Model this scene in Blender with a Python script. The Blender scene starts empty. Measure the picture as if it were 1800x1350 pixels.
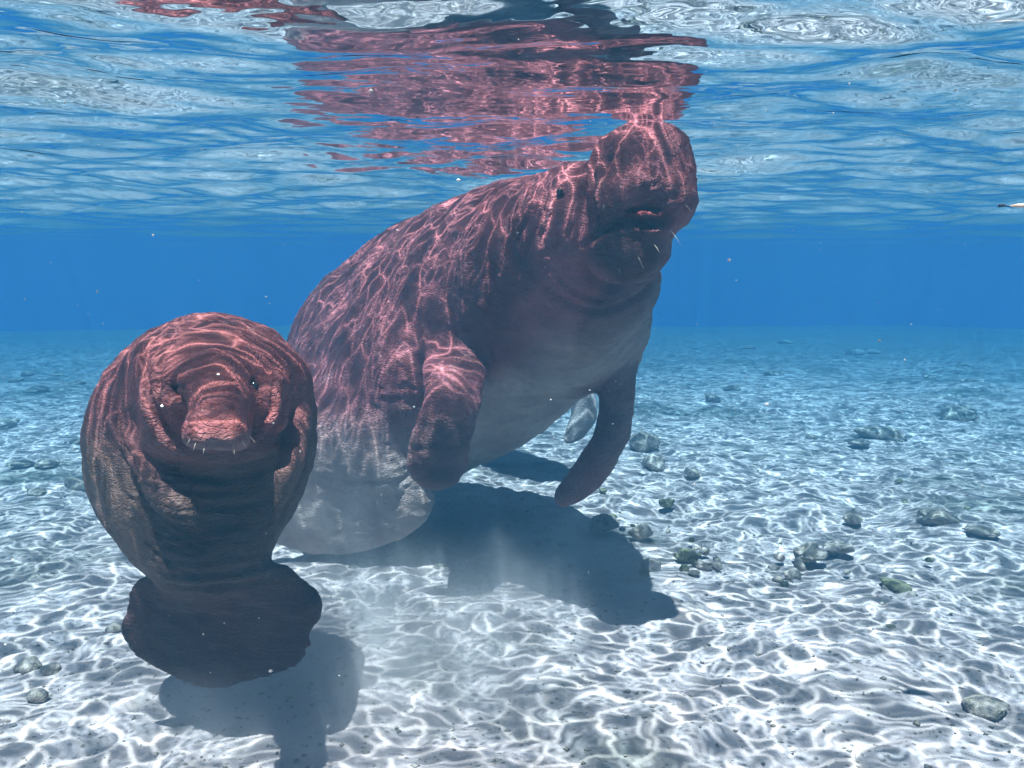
import bpy, math, random
import numpy as np
from mathutils import Vector
from mathutils.bvhtree import BVHTree

# ------------------------------------------------------------------ camera, world, sun, exposure
SC = bpy.context.scene
COL = SC.collection
F_PX = 1498.0                      # focal length in photo pixels (1800 wide)
PITCH = math.radians(7.0)
CAM_Z = 1.0
SURF_Z = 1.36                      # mean level of the water surface; the sand bed is near z = 0

cam_d = bpy.data.cameras.new('camera')
cam_d.sensor_width = 36.0
cam_d.lens = 36.0 * F_PX / 1800.0
cam_d.clip_start = 0.02
cam_d.clip_end = 400.0
cam = bpy.data.objects.new('camera', cam_d)
COL.objects.link(cam)
cam.location = (0, 0, CAM_Z)
cam.rotation_euler = (math.radians(90) - PITCH, 0, 0)
SC.camera = cam

SUN_TRAVEL = Vector((0.06, 0.385, -1.0)).normalized()   # direction the light travels in the water
world = bpy.data.worlds.new('World')
SC.world = world
world.use_nodes = True
wn = world.node_tree
wn.nodes.clear()
w_out = wn.nodes.new('ShaderNodeOutputWorld')
w_bg = wn.nodes.new('ShaderNodeBackground')
w_sky = wn.nodes.new('ShaderNodeTexSky')
w_sky.sky_type = 'NISHITA'
w_sky.sun_disc = False
w_sky.sun_elevation = math.asin(-SUN_TRAVEL.z)
w_sky.sun_rotation = math.atan2(-SUN_TRAVEL.x, -SUN_TRAVEL.y)
w_bg.inputs['Strength'].default_value = 0.05
wn.links.new(w_sky.outputs[0], w_bg.inputs[0])
wn.links.new(w_bg.outputs[0], w_out.inputs[0])

sun_d = bpy.data.lights.new('sun', 'SUN')
sun_d.energy = 5.0
sun_d.angle = math.radians(0.5)
sun_d.color = (1.0, 0.885, 0.86)
sun = bpy.data.objects.new('sun', sun_d)
COL.objects.link(sun)
sun.location = (-3, -2, 10)
sun.rotation_euler = SUN_TRAVEL.to_track_quat('-Z', 'Y').to_euler()

vs = SC.view_settings
vs.view_transform = 'Standard'
vs.look = 'None'
vs.gamma = 1.0
vs.use_curve_mapping = False
vs.exposure = 0.42

cy = SC.cycles
cy.use_denoising = True
cy.max_bounces = 6
cy.diffuse_bounces = 2
cy.glossy_bounces = 3
cy.transmission_bounces = 4
cy.volume_bounces = 1
cy.transparent_max_bounces = 16
cy.caustics_reflective = False
cy.caustics_refractive = False
cy.sample_clamp_indirect = 6.0
cy.volume_max_steps = 128
cy.use_adaptive_sampling = True
cy.adaptive_threshold = 0.03

random.seed(7)
RNG = np.random.default_rng(11)

# ------------------------------------------------------------------ helpers
CAMV = np.array([0, 0, CAM_Z])
FWD = np.array([0, math.cos(PITCH), -math.sin(PITCH)])
UPV = np.array([0, math.sin(PITCH), math.cos(PITCH)])
RGT = np.array([1.0, 0, 0])


def ray(px, py):
    return FWD + (px - 900) / F_PX * RGT + (675 - py) / F_PX * UPV


def P(px, py, d):
    """a point of the place given the bearing under which it was surveyed and its distance"""
    return CAMV + d * ray(px, py)


def on_bed(px, py):
    r = ray(px, py)
    return CAMV + r * (-CAM_Z / r[2])


def tag(o, label=None, cat=None, group=None, kind=None):
    if label: o['label'] = label
    if cat: o['category'] = cat
    if group: o['group'] = group
    if kind: o['kind'] = kind
    return o


def empty(name, loc):
    o = bpy.data.objects.new(name, None)
    o.empty_display_size = 0.1
    COL.objects.link(o)
    o.location = loc
    return o


def mesh_obj(name, V, F, mat, parent=None, smooth=True):
    me = bpy.data.meshes.new(name)
    V = np.asarray(V, dtype=np.float32)
    if parent is not None:
        V = V - np.array(parent.location, dtype=np.float32)
    if isinstance(F, np.ndarray):
        n = F.shape[1]
        me.vertices.add(len(V))
        me.vertices.foreach_set('co', V.ravel())
        me.loops.add(F.size)
        me.loops.foreach_set('vertex_index', F.astype(np.int32).ravel())
        me.polygons.add(len(F))
        me.polygons.foreach_set('loop_start', np.arange(0, F.size, n, dtype=np.int32))
        me.update(calc_edges=True)
        me.validate()
    else:
        me.from_pydata([tuple(v) for v in V], [], F)
        me.update()
    if smooth:
        me.shade_smooth()
    if mat: me.materials.append(mat)
    o = bpy.data.objects.new(name, me)
    COL.objects.link(o)
    if parent is not None:
        o.parent = parent
    return o


def set_attr(o, name, vals):
    a = o.data.attributes.new(name, 'FLOAT', 'POINT')
    a.data.foreach_set('value', np.asarray(vals, dtype=np.float32))


def vnormals(V, F):
    n = np.cross(V[F[:, 2]] - V[F[:, 0]], V[F[:, 3]] - V[F[:, 1]])
    N = np.zeros_like(V)
    for k in range(4):
        for c in range(3):
            N[:, c] += np.bincount(F[:, k], weights=n[:, c], minlength=len(V))
    return N / np.maximum(np.linalg.norm(N, axis=1, keepdims=True), 1e-9)


def snoise(p, seed, n=26, f0=1.0, spread=0.6):
    """cheap smooth noise in 3D: a sum of random plane waves, roughly -1..1"""
    r = np.random.default_rng(seed)
    out = np.zeros(len(p))
    for i in range(n):
        d = r.normal(size=3); d /= np.linalg.norm(d)
        f = f0 * (1 + spread * r.uniform(-1, 1))
        out += np.sin(p @ d * f * 2 * math.pi + r.uniform(0, 7))
    return out / math.sqrt(n)


def sstep(a, b, x):
    t = np.clip((x - a) / (b - a), 0, 1)
    return t * t * (3 - 2 * t)


# ------------------------------------------------------------------ material helpers
def new_mat(name):
    m = bpy.data.materials.new(name)
    m.use_nodes = True
    m.node_tree.nodes.clear()
    return m, NT(m.node_tree)


class NT:
    def __init__(s, t): s.t = t
    def n(s, typ, **kw):
        nd = s.t.nodes.new(typ)
        for k, v in kw.items(): setattr(nd, k, v)
        return nd
    def put(s, sock, v):
        if isinstance(v, bpy.types.NodeSocket): s.t.links.new(v, sock)
        elif v is not None: sock.default_value = v
    def math(s, op, a, b=None, c=None, clamp=False):
        nd = s.n('ShaderNodeMath', operation=op, use_clamp=clamp)
        s.put(nd.inputs[0], a)
        if b is not None: s.put(nd.inputs[1], b)
        if c is not None: s.put(nd.inputs[2], c)
        return nd.outputs[0]
    def vmath(s, op, a, b=None, scale=None):
        nd = s.n('ShaderNodeVectorMath', operation=op)
        s.put(nd.inputs[0], a)
        if b is not None: s.put(nd.inputs[1], b)
        if scale is not None: s.put(nd.inputs['Scale'], scale)
        return nd.outputs[0]
    def noise(s, vec, scale, detail=2.0, rough=0.5, dist=0.0, out=0, dims='3D'):
        nd = s.n('ShaderNodeTexNoise', noise_dimensions=dims)
        s.put(nd.inputs['Vector'], vec)
        nd.inputs['Scale'].default_value = scale
        nd.inputs['Detail'].default_value = detail
        nd.inputs['Roughness'].default_value = rough
        nd.inputs['Distortion'].default_value = dist
        return nd.outputs[out]
    def vor(s, vec, scale, feature='F1', dims='3D', rand=1.0, out=0):
        nd = s.n('ShaderNodeTexVoronoi', voronoi_dimensions=dims, feature=feature)
        s.put(nd.inputs['Vector'], vec)
        nd.inputs['Scale'].default_value = scale
        nd.inputs['Randomness'].default_value = rand
        return nd.outputs[out]
    def ramp(s, fac, stops, interp='LINEAR'):
        nd = s.n('ShaderNodeValToRGB')
        nd.color_ramp.interpolation = interp
        el = nd.color_ramp.elements
        while len(el) < len(stops): el.new(0.5)
        for e, (p, c) in zip(el, stops):
            e.position = p
            e.color = (c, c, c, 1) if isinstance(c, (int, float)) else (*c, 1)
        s.put(nd.inputs[0], fac)
        return nd.outputs[0]
    def mix(s, fac, a, b, blend='MIX'):
        nd = s.n('ShaderNodeMix', data_type='RGBA', blend_type=blend)
        s.put(nd.inputs[0], fac)
        s.put(nd.inputs[6], (*a, 1) if isinstance(a, tuple) else a)
        s.put(nd.inputs[7], (*b, 1) if isinstance(b, tuple) else b)
        return nd.outputs[2]
    def attr(s, name):
        return s.n('ShaderNodeAttribute', attribute_name=name).outputs['Fac']
    def bump(s, h, strength, dist, normal=None):
        nd = s.n('ShaderNodeBump')
        nd.inputs['Strength'].default_value = strength
        nd.inputs['Distance'].default_value = dist
        s.put(nd.inputs['Height'], h)
        if normal is not None: s.put(nd.inputs['Normal'], normal)
        return nd.outputs[0]
    def principled(s, col, rough, normal=None, spec=0.3):
        nd = s.n('ShaderNodeBsdfPrincipled')
        s.put(nd.inputs['Base Color'], (*col, 1) if isinstance(col, tuple) else col)
        s.put(nd.inputs['Roughness'], rough)
        nd.inputs['Specular IOR Level'].default_value = spec
        if normal is not None: s.put(nd.inputs['Normal'], normal)
        o = s.n('ShaderNodeOutputMaterial')
        s.t.links.new(nd.outputs[0], o.inputs[0])
        return nd
    def obj(s): return s.n('ShaderNodeTexCoord').outputs['Object']
    def pos(s): return s.n('ShaderNodeNewGeometry').outputs['Position']


def mat_water():
    """Surface of the water: mirror beyond the critical angle, clear within it; the ripples
    have their net of focused sunlight painted into the transparent tint."""
    m, t = new_mat('water_surface')
    p = t.pos()
    # capillary ripples finer than the mesh
    st = t.vmath('MULTIPLY', p, (0.8, 1.3, 1.0))
    h = t.noise(st, 10.0, 2.0, 0.45)
    nrm = t.bump(h, 0.5, 0.010)
    fres = t.n('ShaderNodeFresnel')
    fres.inputs['IOR'].default_value = 1.333
    gl = t.n('ShaderNodeBsdfGlossy')
    gl.inputs['Roughness'].default_value = 0.0
    gl.inputs['Color'].default_value = (0.97, 0.985, 1.0, 1)
    t.t.links.new(nrm, gl.inputs['Normal'])
    # focused light, painted as a bright net in the transparent colour
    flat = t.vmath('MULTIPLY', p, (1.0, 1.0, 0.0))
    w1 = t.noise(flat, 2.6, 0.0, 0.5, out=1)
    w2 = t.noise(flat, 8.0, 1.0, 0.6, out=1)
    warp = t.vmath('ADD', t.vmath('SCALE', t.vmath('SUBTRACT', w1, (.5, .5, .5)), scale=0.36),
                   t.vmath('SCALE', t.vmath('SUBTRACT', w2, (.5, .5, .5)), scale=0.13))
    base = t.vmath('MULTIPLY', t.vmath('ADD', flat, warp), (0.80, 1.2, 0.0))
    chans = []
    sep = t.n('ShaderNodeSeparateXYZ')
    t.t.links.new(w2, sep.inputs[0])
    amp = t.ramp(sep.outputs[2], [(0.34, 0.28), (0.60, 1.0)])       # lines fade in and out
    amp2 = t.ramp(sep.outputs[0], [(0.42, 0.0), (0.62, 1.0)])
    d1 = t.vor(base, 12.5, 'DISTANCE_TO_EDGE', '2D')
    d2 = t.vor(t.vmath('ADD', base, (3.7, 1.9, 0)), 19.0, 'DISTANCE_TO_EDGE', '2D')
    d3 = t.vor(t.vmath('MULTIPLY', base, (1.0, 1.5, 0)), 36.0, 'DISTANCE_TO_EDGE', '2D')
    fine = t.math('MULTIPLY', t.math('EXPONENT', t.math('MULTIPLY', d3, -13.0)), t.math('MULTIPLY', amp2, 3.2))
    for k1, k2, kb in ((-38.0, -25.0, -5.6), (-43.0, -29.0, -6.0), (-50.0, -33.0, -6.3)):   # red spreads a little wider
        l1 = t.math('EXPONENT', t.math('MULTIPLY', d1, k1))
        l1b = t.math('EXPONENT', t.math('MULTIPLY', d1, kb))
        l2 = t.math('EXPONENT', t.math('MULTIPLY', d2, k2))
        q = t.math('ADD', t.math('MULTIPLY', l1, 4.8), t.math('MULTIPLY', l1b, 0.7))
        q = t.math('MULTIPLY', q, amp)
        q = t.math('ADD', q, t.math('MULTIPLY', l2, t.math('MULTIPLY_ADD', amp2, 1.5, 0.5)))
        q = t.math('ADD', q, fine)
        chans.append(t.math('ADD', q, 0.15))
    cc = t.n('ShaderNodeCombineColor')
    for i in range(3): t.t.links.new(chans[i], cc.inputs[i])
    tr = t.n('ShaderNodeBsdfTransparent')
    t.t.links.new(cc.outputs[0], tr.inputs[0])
    mx = t.n('ShaderNodeMixShader')
    t.t.links.new(fres.outputs[0], mx.inputs[0])
    t.t.links.new(tr.outputs[0], mx.inputs[1])
    t.t.links.new(gl.outputs[0], mx.inputs[2])
    o = t.n('ShaderNodeOutputMaterial')
    t.t.links.new(mx.outputs[0], o.inputs[0])
    return m


def mat_sand():
    m, t = new_mat('pale_sand')
    p = t.pos()
    n1 = t.noise(p, 1.1, 4.0, 0.55)
    n2 = t.noise(p, 14.0, 4.0, 0.6)
    n3 = t.noise(p, 130.0, 2.0, 0.6)
    col = t.mix(t.ramp(n1, [(0.38, 0.0), (0.66, 1.0)]), (0.51, 0.435, 0.44), (0.40, 0.34, 0.345))
    col = t.mix(t.ramp(n2, [(0.5, 0.0), (0.72, 0.55)]), col, (0.34, 0.315, 0.30))
    # dark algae / detritus patches and flecks
    n4 = t.noise(t.vmath('MULTIPLY', p, (0.75, 1.0, 1.0)), 0.85, 5.0, 0.62)
    col = t.mix(t.ramp(n4, [(0.53, 0.0), (0.64, 0.8)]), col, (0.15, 0.155, 0.14))
    # haze fade of the far bottom painted in, patchy like the algae
    sx = t.n('ShaderNodeSeparateXYZ'); t.t.links.new(p, sx.inputs[0])
    far = t.math('ADD', sx.outputs[1], t.math('MULTIPLY', t.math('SUBTRACT', n4, 0.5), 16.0))
    mr = t.n('ShaderNodeMapRange', interpolation_type='SMOOTHSTEP')
    t.t.links.new(far, mr.inputs[0]); mr.inputs[1].default_value = 4.6; mr.inputs[2].default_value = 12.0
    col = t.mix(t.math('MULTIPLY', mr.outputs[0], 0.74), col, (0.11, 0.125, 0.125))
    fl = t.vor(p, 46.0, 'F1')
    sel = t.math('MULTIPLY', t.math('LESS_THAN', fl, 0.24), t.ramp(n2, [(0.45, 0.0), (0.55, 1.0)]))
    col = t.mix(t.math('MULTIPLY', sel, 0.75), col, (0.10, 0.085, 0.07))
    h = t.math('ADD', t.math('MULTIPLY', n2, 1.0), t.math('MULTIPLY', n3, 0.18))
    t.principled(col, 0.9, t.bump(h, 0.8, 0.02), 0.15)
    return m


def mat_rock(name, c1, c2, algae):
    m, t = new_mat(name)
    p = t.obj()
    n1 = t.noise(p, 18.0, 5.0, 0.6)
    n2 = t.noise(p, 60.0, 4.0, 0.6)
    col = t.mix(t.ramp(n1, [(0.35, 0.0), (0.65, 1.0)]), c1, c2)
    col = t.mix(t.ramp(n2, [(0.52, 0.0), (0.66, 0.8)]), col, algae)
    t.principled(col, 0.85, t.bump(n2, 0.9, 0.02), 0.2)
    return m


def mat_skin(name, back, back2, belly, belly2, lip):
    m, t = new_mat(name)
    p = t.obj()
    n1 = t.noise(p, 5.0, 5.0, 0.6)
    n2 = t.noise(p, 26.0, 4.0, 0.65)
    n3 = t.noise(p, 120.0, 3.0, 0.6)
    # skin cells and stretched wrinkles
    v1 = t.vor(t.vmath('ADD', p, t.vmath('SCALE', t.noise(p, 20.0, 2.0, out=1), scale=0.03)), 85.0, 'DISTANCE_TO_EDGE')
    wv = t.vmath('SCALE', t.vmath('SUBTRACT', t.noise(p, 14.0, 3.0, 0.6, out=1), (.5, .5, .5)), scale=0.05)
    v2 = t.vor(t.vmath('MULTIPLY', t.vmath('ADD', p, wv), (26.0, 26.0, 150.0)), 1.0, 'DISTANCE_TO_EDGE')
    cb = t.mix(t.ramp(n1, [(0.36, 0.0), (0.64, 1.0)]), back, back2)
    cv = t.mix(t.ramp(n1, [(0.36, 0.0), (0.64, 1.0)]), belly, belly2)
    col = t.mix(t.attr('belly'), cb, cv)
    col = t.mix(t.ramp(n2, [(0.50, 0.0), (0.75, 0.45)]), col, t.mix(0.5, col, (0.03, 0.02, 0.022)))
    pale = t.ramp(t.noise(p, 11.0, 6.0, 0.7), [(0.60, 0.0), (0.74, 0.35)])
    col = t.mix(pale, col, (0.34, 0.24, 0.22))
    crk = t.ramp(v1, [(0.0, 0.20), (0.09, 0.0)])
    col = t.mix(crk, col, t.mix(0.6, col, (0.02, 0.012, 0.012)))
    col = t.mix(t.attr('dark'), col, t.mix(0.78, col, (0.022, 0.013, 0.016)))  # painted shade wherever the mask is set
    col = t.mix(t.attr('lip'), col, lip)
    col = t.mix(t.attr('pit'), col, (0.012, 0.008, 0.008))
    h = t.math('ADD', t.math('MULTIPLY', t.math('MINIMUM', v1, 0.12), 1.4), t.math('MULTIPLY', n3, 0.45))
    h = t.math('ADD', h, t.math('MULTIPLY', t.math('MINIMUM', v2, 0.2), 0.8))
    h = t.math('ADD', h, t.math('MULTIPLY', n2, 0.9))
    gr = t.noise(t.vmath('MULTIPLY', p, (1.0, 1.0, 0.55)), 95.0, 4.0, 0.7, 0.6)
    h = t.math('ADD', h, t.math('MULTIPLY', t.math('MULTIPLY', t.attr('muzzle'), gr), 2.2))
    t.principled(col, t.ramp(n2, [(0.3, 0.48), (0.7, 0.7)]), t.bump(h, 0.75, 0.010), 0.22)
    return m


def mat_plain(name, col, rough, spec=0.3, nscale=60.0, col2=None):
    m, t = new_mat(name)
    p = t.obj()
    n = t.noise(p, nscale, 3.0, 0.6)
    c2 = col2 if col2 else tuple(c * 0.6 for c in col)
    t.principled(t.mix(t.ramp(n, [(0.35, 0.0), (0.65, 1.0)]), col, c2), rough, None, spec)
    return m


M_WATER = mat_water()
M_SAND = mat_sand()
M_ROCK = mat_rock('dark_rock', (0.22, 0.195, 0.18), (0.38, 0.33, 0.30), (0.13, 0.125, 0.07))
M_ROCKP = mat_rock('pale_rock', (0.45, 0.39, 0.36), (0.29, 0.25, 0.23), (0.18, 0.16, 0.09))
M_ROCKG = mat_rock('green_rock', (0.12, 0.13, 0.08), (0.22, 0.21, 0.15), (0.10, 0.13, 0.03))
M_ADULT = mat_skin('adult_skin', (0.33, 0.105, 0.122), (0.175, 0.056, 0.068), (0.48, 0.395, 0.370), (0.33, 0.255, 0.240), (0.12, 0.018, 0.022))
M_CALF = mat_skin('calf_skin', (0.29, 0.090, 0.090), (0.14, 0.043, 0.046), (0.17, 0.110, 0.092), (0.10, 0.063, 0.053), (0.26, 0.18, 0.18))
M_PALE = mat_skin('pale_skin', (0.28, 0.24, 0.25), (0.20, 0.17, 0.18), (0.30, 0.28, 0.29), (0.24, 0.22, 0.23), (0.3, 0.2, 0.2))
M_EYE = mat_plain('eye', (0.012, 0.010, 0.012), 0.12, 0.6)
M_BRISTLE = mat_plain('bristle', (0.55, 0.48, 0.42), 0.5)


# ------------------------------------------------------------------ the setting
def axis(lo_far, lo, hi, hi_far, step, n_out):
    mid = np.arange(lo, hi + step * 0.5, step)
    def out(start, end, n):
        L = abs(end - start)
        # geometric growth from step to fill L in n cells
        r = 1.0001
        a, b = 1.0001, 3.0
        for _ in range(60):
            r = 0.5 * (a + b)
            if step * (r ** n - 1) / (r - 1) * r > L: b = r
            else: a = r
        s = np.cumsum(step * r ** np.arange(1, n + 1))
        s *= L / s[-1]
        return start + np.sign(end - start) * s
    return np.concatenate([out(lo, lo_far, n_out)[::-1], mid, out(hi, hi_far, n_out)])


def sheet(xs, ys, zfun):
    X, Y = np.meshgrid(xs, ys, indexing='ij')
    dx = np.gradient(xs)[:, None] + 0 * Y
    dy = np.gradient(ys)[None, :] + 0 * X
    Z = zfun(X, Y, np.maximum(dx, dy))
    V = np.stack([X, Y, Z], -1).reshape(-1, 3)
    ny = len(ys)
    i = np.arange(len(xs) - 1)[:, None] * ny + np.arange(ny - 1)[None, :]
    i = i.ravel()
    F = np.stack([i, i + ny, i + ny + 1, i + 1], -1)
    return V, F


_wr = np.random.default_rng(5)
WAVES = []
for lam, n, slope in ((1.3, 5, 0.030), (0.62, 7, 0.066), (0.34, 10, 0.078), (0.18, 14, 0.062), (0.10, 14, 0.034), (0.06, 12, 0.018)):
    for i in range(n):
        a = math.pi / 2 + 0.25 + _wr.normal() * 0.62
        l = lam * _wr.uniform(0.75, 1.3)
        WAVES.append((math.cos(a) * 2 * math.pi / l, math.sin(a) * 2 * math.pi / l, _wr.uniform(0, 7),
                      slope / math.sqrt(n) * l / (2 * math.pi) * 1.4, l))


def wave_z(X, Y, sp):
    wx = 0.10 * np.sin(1.7 * Y + 0.9 * X + 1.0) + 0.05 * np.sin(4.1 * X - 2.0 * Y)
    wy = 0.08 * np.sin(1.9 * X - 0.7 * Y + 2.0) + 0.04 * np.sin(4.7 * Y + 1.3 * X)
    Xw, Yw = X + wx, Y + wy
    Z = np.zeros_like(X)
    for kx, ky, ph, a, l in WAVES:
        Z += a * sstep(2.2, 4.5, l / sp) * np.sin(kx * Xw + ky * Yw + ph)
    return SURF_Z + Z


EXT = 60.0
V, F = sheet(axis(-EXT, -2.6, 2.6, EXT, 0.011, 70), axis(-12.0, 0.2, 4.2, EXT, 0.011, 90), wave_z)
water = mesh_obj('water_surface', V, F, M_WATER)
tag(water, 'rippled underside of the water surface mirroring the manatees', 'water', kind='structure')


def bed_h(x, y):
    p = np.stack([x, y, 0 * x], -1)
    h = 0.018 * snoise(p, 21, f0=0.55) + 0.010 * snoise(p, 22, f0=1.7)
    return h


def bed_z(X, Y, sp):
    x, y = X.ravel(), Y.ravel()
    p = np.stack([x, y, 0 * x], -1)
    h = bed_h(x, y)
    f = sstep(0.16, 0.05, sp.ravel())
    # small ridges and dimples stirred into the sand
    q = np.stack([x + 0.6 * y, 1.6 * (y - 0.35 * x), 0 * x], -1)
    r1 = np.abs(snoise(q, 23, f0=3.3, n=20))
    h += f * 0.006 * (np.minimum(r1, 1.2) - 0.6)
    h += f * 0.0032 * snoise(q, 24, f0=8.0, n=24)
    h += f * 0.0028 * snoise(p, 25, f0=17.0, n=24)
    # the basin deepens in the distance
    h -= 4.0 * sstep(17.0, 58.0, np.hypot(0.8 * x, y) + 0.7 * np.sin(x * 0.5))
    return (h - 0.01).reshape(X.shape)


V, F = sheet(axis(-EXT, -3.2, 3.2, EXT, 0.014, 80), axis(-12.0, 1.2, 6.0, EXT, 0.014, 90), bed_z)
bed = mesh_obj('sand_bed', V, F, M_SAND)
tag(bed, 'white rippled sand bed with dark patches', 'sand', kind='structure')


# ------------------------------------------------------------------ signed-distance sculpting
class Field:
    def __init__(s, lo, hi, h):
        s.lo = np.array(lo, float); s.h = h
        s.n = np.ceil((np.array(hi) - s.lo) / h).astype(int) + 1
        s.D = np.full(s.n, 0.6, dtype=np.float32)
        s.ax = [(s.lo[i] + h * np.arange(s.n[i])).astype(np.float32) for i in range(3)]

    def sub(s, lo, hi):
        a = np.clip(np.floor((np.array(lo) - s.lo) / s.h).astype(int), 0, s.n)
        b = np.clip(np.ceil((np.array(hi) - s.lo) / s.h).astype(int) + 1, 0, s.n)
        sl = tuple(slice(a[i], b[i]) for i in range(3))
        g = [s.ax[0][sl[0]][:, None, None], s.ax[1][sl[1]][None, :, None], s.ax[2][sl[2]][None, None, :]]
        return sl, g

    def merge(s, sl, d, k):
        A = s.D[sl]
        if k <= 0:
            s.D[sl] = np.minimum(A, d)
        else:
            hh = np.clip(0.5 + 0.5 * (A - d) / k, 0, 1)
            s.D[sl] = A + (d - A) * hh - k * hh * (1 - hh)

    def carve(s, sl, d, k):
        A = s.D[sl]
        nd = -d
        hh = np.clip(0.5 - 0.5 * (A - nd) / k, 0, 1)
        s.D[sl] = A + (nd - A) * hh + k * hh * (1 - hh)

    def ellipsoid(s, c, r, axes=None, k=0.04, carve=False):
        c = np.array(c, float); r = np.array(r, float)
        R = r.max() + 3 * k + 0.03
        sl, g = s.sub(c - R, c + R)
        v = [g[i] - np.float32(c[i]) for i in range(3)]
        if axes is None: axes = np.eye(3)
        q = [v[0] * np.float32(a[0]) + v[1] * np.float32(a[1]) + v[2] * np.float32(a[2]) for a in axes]
        k0 = np.sqrt(sum((q[i] / np.float32(r[i])) ** 2 for i in range(3)))
        k1 = np.sqrt(sum((q[i] / np.float32(r[i] ** 2)) ** 2 for i in range(3)))
        d = k0 * (k0 - 1) / np.maximum(k1, 1e-6)
        d = np.where(k0 < 0.05, -r.min(), d)
        (s.carve if carve else s.merge)(sl, d, k)

    def tube(s, nodes, side, k=0.04, sub=5):
        """nodes: (centre, half width along side, half thickness); Catmull-Rom between them"""
        C = np.array([n[0] for n in nodes], float)
        A = np.array([[n[1], n[2]] for n in nodes], float)
        S = np.array([n[3] if len(n) > 3 else side for n in nodes], float)
        def cr(Q):
            Q = np.vstack([2 * Q[0] - Q[1], Q, 2 * Q[-1] - Q[-2]])
            out = []
            for i in range(1, len(Q) - 2):
                for t in np.linspace(0, 1, sub, endpoint=False):
                    a, b, c, d = Q[i - 1:i + 3]
                    out.append(0.5 * (2 * b + (c - a) * t + (2 * a - 5 * b + 4 * c - d) * t ** 2 + (3 * b - a - 3 * c + d) * t ** 3))
            out.append(Q[-2])
            return np.array(out)
        C, A, S = cr(C), np.maximum(cr(A), 0.004), cr(S)
        R = A.max() + 3 * k + 0.03
        sl, g = s.sub(C.min(0) - R, C.max(0) + R)
        best = None
        for i in range(len(C) - 1):
            T = C[i + 1] - C[i]; L = np.linalg.norm(T); T = T / L
            sd = S[i] - T * (S[i] @ T); sd /= np.linalg.norm(sd)
            nn = np.cross(T, sd)
            v = [g[j] - np.float32(C[i][j]) for j in range(3)]
            dot = lambda a: v[0] * np.float32(a[0]) + v[1] * np.float32(a[1]) + v[2] * np.float32(a[2])
            al = dot(T)
            t = np.clip(al / np.float32(L), 0, 1)
            ra = A[i][0] + (A[i + 1][0] - A[i][0]) * t
            rb = A[i][1] + (A[i + 1][1] - A[i][1]) * t
            ra = ra.astype(np.float32); rb = rb.astype(np.float32)
            q = al - t * np.float32(L)
            a = dot(sd); b = dot(nn)
            rq = np.minimum(ra, rb)
            k0 = np.sqrt((a / ra) ** 2 + (b / rb) ** 2 + (q / rq) ** 2)
            k1 = np.sqrt((a / ra ** 2) ** 2 + (b / rb ** 2) ** 2 + (q / rq ** 2) ** 2)
            d = np.where(k0 < 0.05, -rq, k0 * (k0 - 1) / np.maximum(k1, 1e-6))
            best = d if best is None else np.minimum(best, d)
        s.merge(sl, best, k)
        return C

    def mesh(s, smooth=3):
        D = s.D
        ins = D < 0
        nx, ny, nz = D.shape
        cnt = np.zeros((nx - 1, ny - 1, nz - 1), np.int8)
        for dx in (0, 1):
            for dy in (0, 1):
                for dz in (0, 1):
                    cnt += ins[dx:nx - 1 + dx, dy:ny - 1 + dy, dz:nz - 1 + dz]
        act = (cnt > 0) & (cnt < 8)
        I = np.argwhere(act)
        idx = -np.ones(act.shape, np.int64)
        idx[act] = np.arange(len(I))
        acc = np.zeros((len(I), 3)); num = np.zeros(len(I))
        cs = [(a, b, c) for a in (0, 1) for b in (0, 1) for c in (0, 1)]
        val = {c: D[I[:, 0] + c[0], I[:, 1] + c[1], I[:, 2] + c[2]].astype(float) for c in cs}
        for a in cs:
            for ax in range(3):
                if a[ax] == 0:
                    b = list(a); b[ax] = 1; b = tuple(b)
                    va, vb = val[a], val[b]
                    m = (va < 0) != (vb < 0)
                    t = np.where(m, va / np.where(m, va - vb, 1), 0)
                    p = np.array(a, float)[None, :].repeat(len(I), 0)
                    p[:, ax] += t
                    acc += p * m[:, None]; num += m
        Vv = s.lo + s.h * (I + acc / np.maximum(num, 1)[:, None])
        Fs = []
        for ax in range(3):
            o1, o2 = (ax + 1) % 3, (ax + 2) % 3
            a = [slice(None)] * 3; b = [slice(None)] * 3
            a[ax] = slice(0, -1); b[ax] = slice(1, None)
            m = ins[tuple(a)] != ins[tuple(b)]
            E = np.argwhere(m)
            E = E[(E[:, o1] > 0) & (E[:, o2] > 0) & (E[:, o1] < D.shape[o1] - 1) & (E[:, o2] < D.shape[o2] - 1)]
            flip = ins[E[:, 0], E[:, 1], E[:, 2]]
            def cell(d1, d2):
                Q = E.copy(); Q[:, o1] -= d1; Q[:, o2] -= d2
                return idx[Q[:, 0], Q[:, 1], Q[:, 2]]
            q = np.stack([cell(1, 1), cell(0, 1), cell(0, 0), cell(1, 0)], -1)
            q[~flip] = q[~flip][:, ::-1]
            Fs.append(q)
        Ff = np.vstack(Fs)
        Ff = Ff[(Ff >= 0).all(1)]
        for _ in range(smooth):
            S = np.zeros_like(Vv); c = np.zeros(len(Vv))
            for k in range(4):
                u, w = Ff[:, k], Ff[:, (k + 1) % 4]
                for j in range(3):
                    S[:, j] += np.bincount(u, weights=Vv[w, j], minlength=len(Vv)) + np.bincount(w, weights=Vv[u, j], minlength=len(Vv))
                c += np.bincount(u, minlength=len(Vv)) + np.bincount(w, minlength=len(Vv))
            Vv = Vv + 0.5 * (S / np.maximum(c, 1)[:, None] - Vv)
        return Vv, Ff


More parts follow.
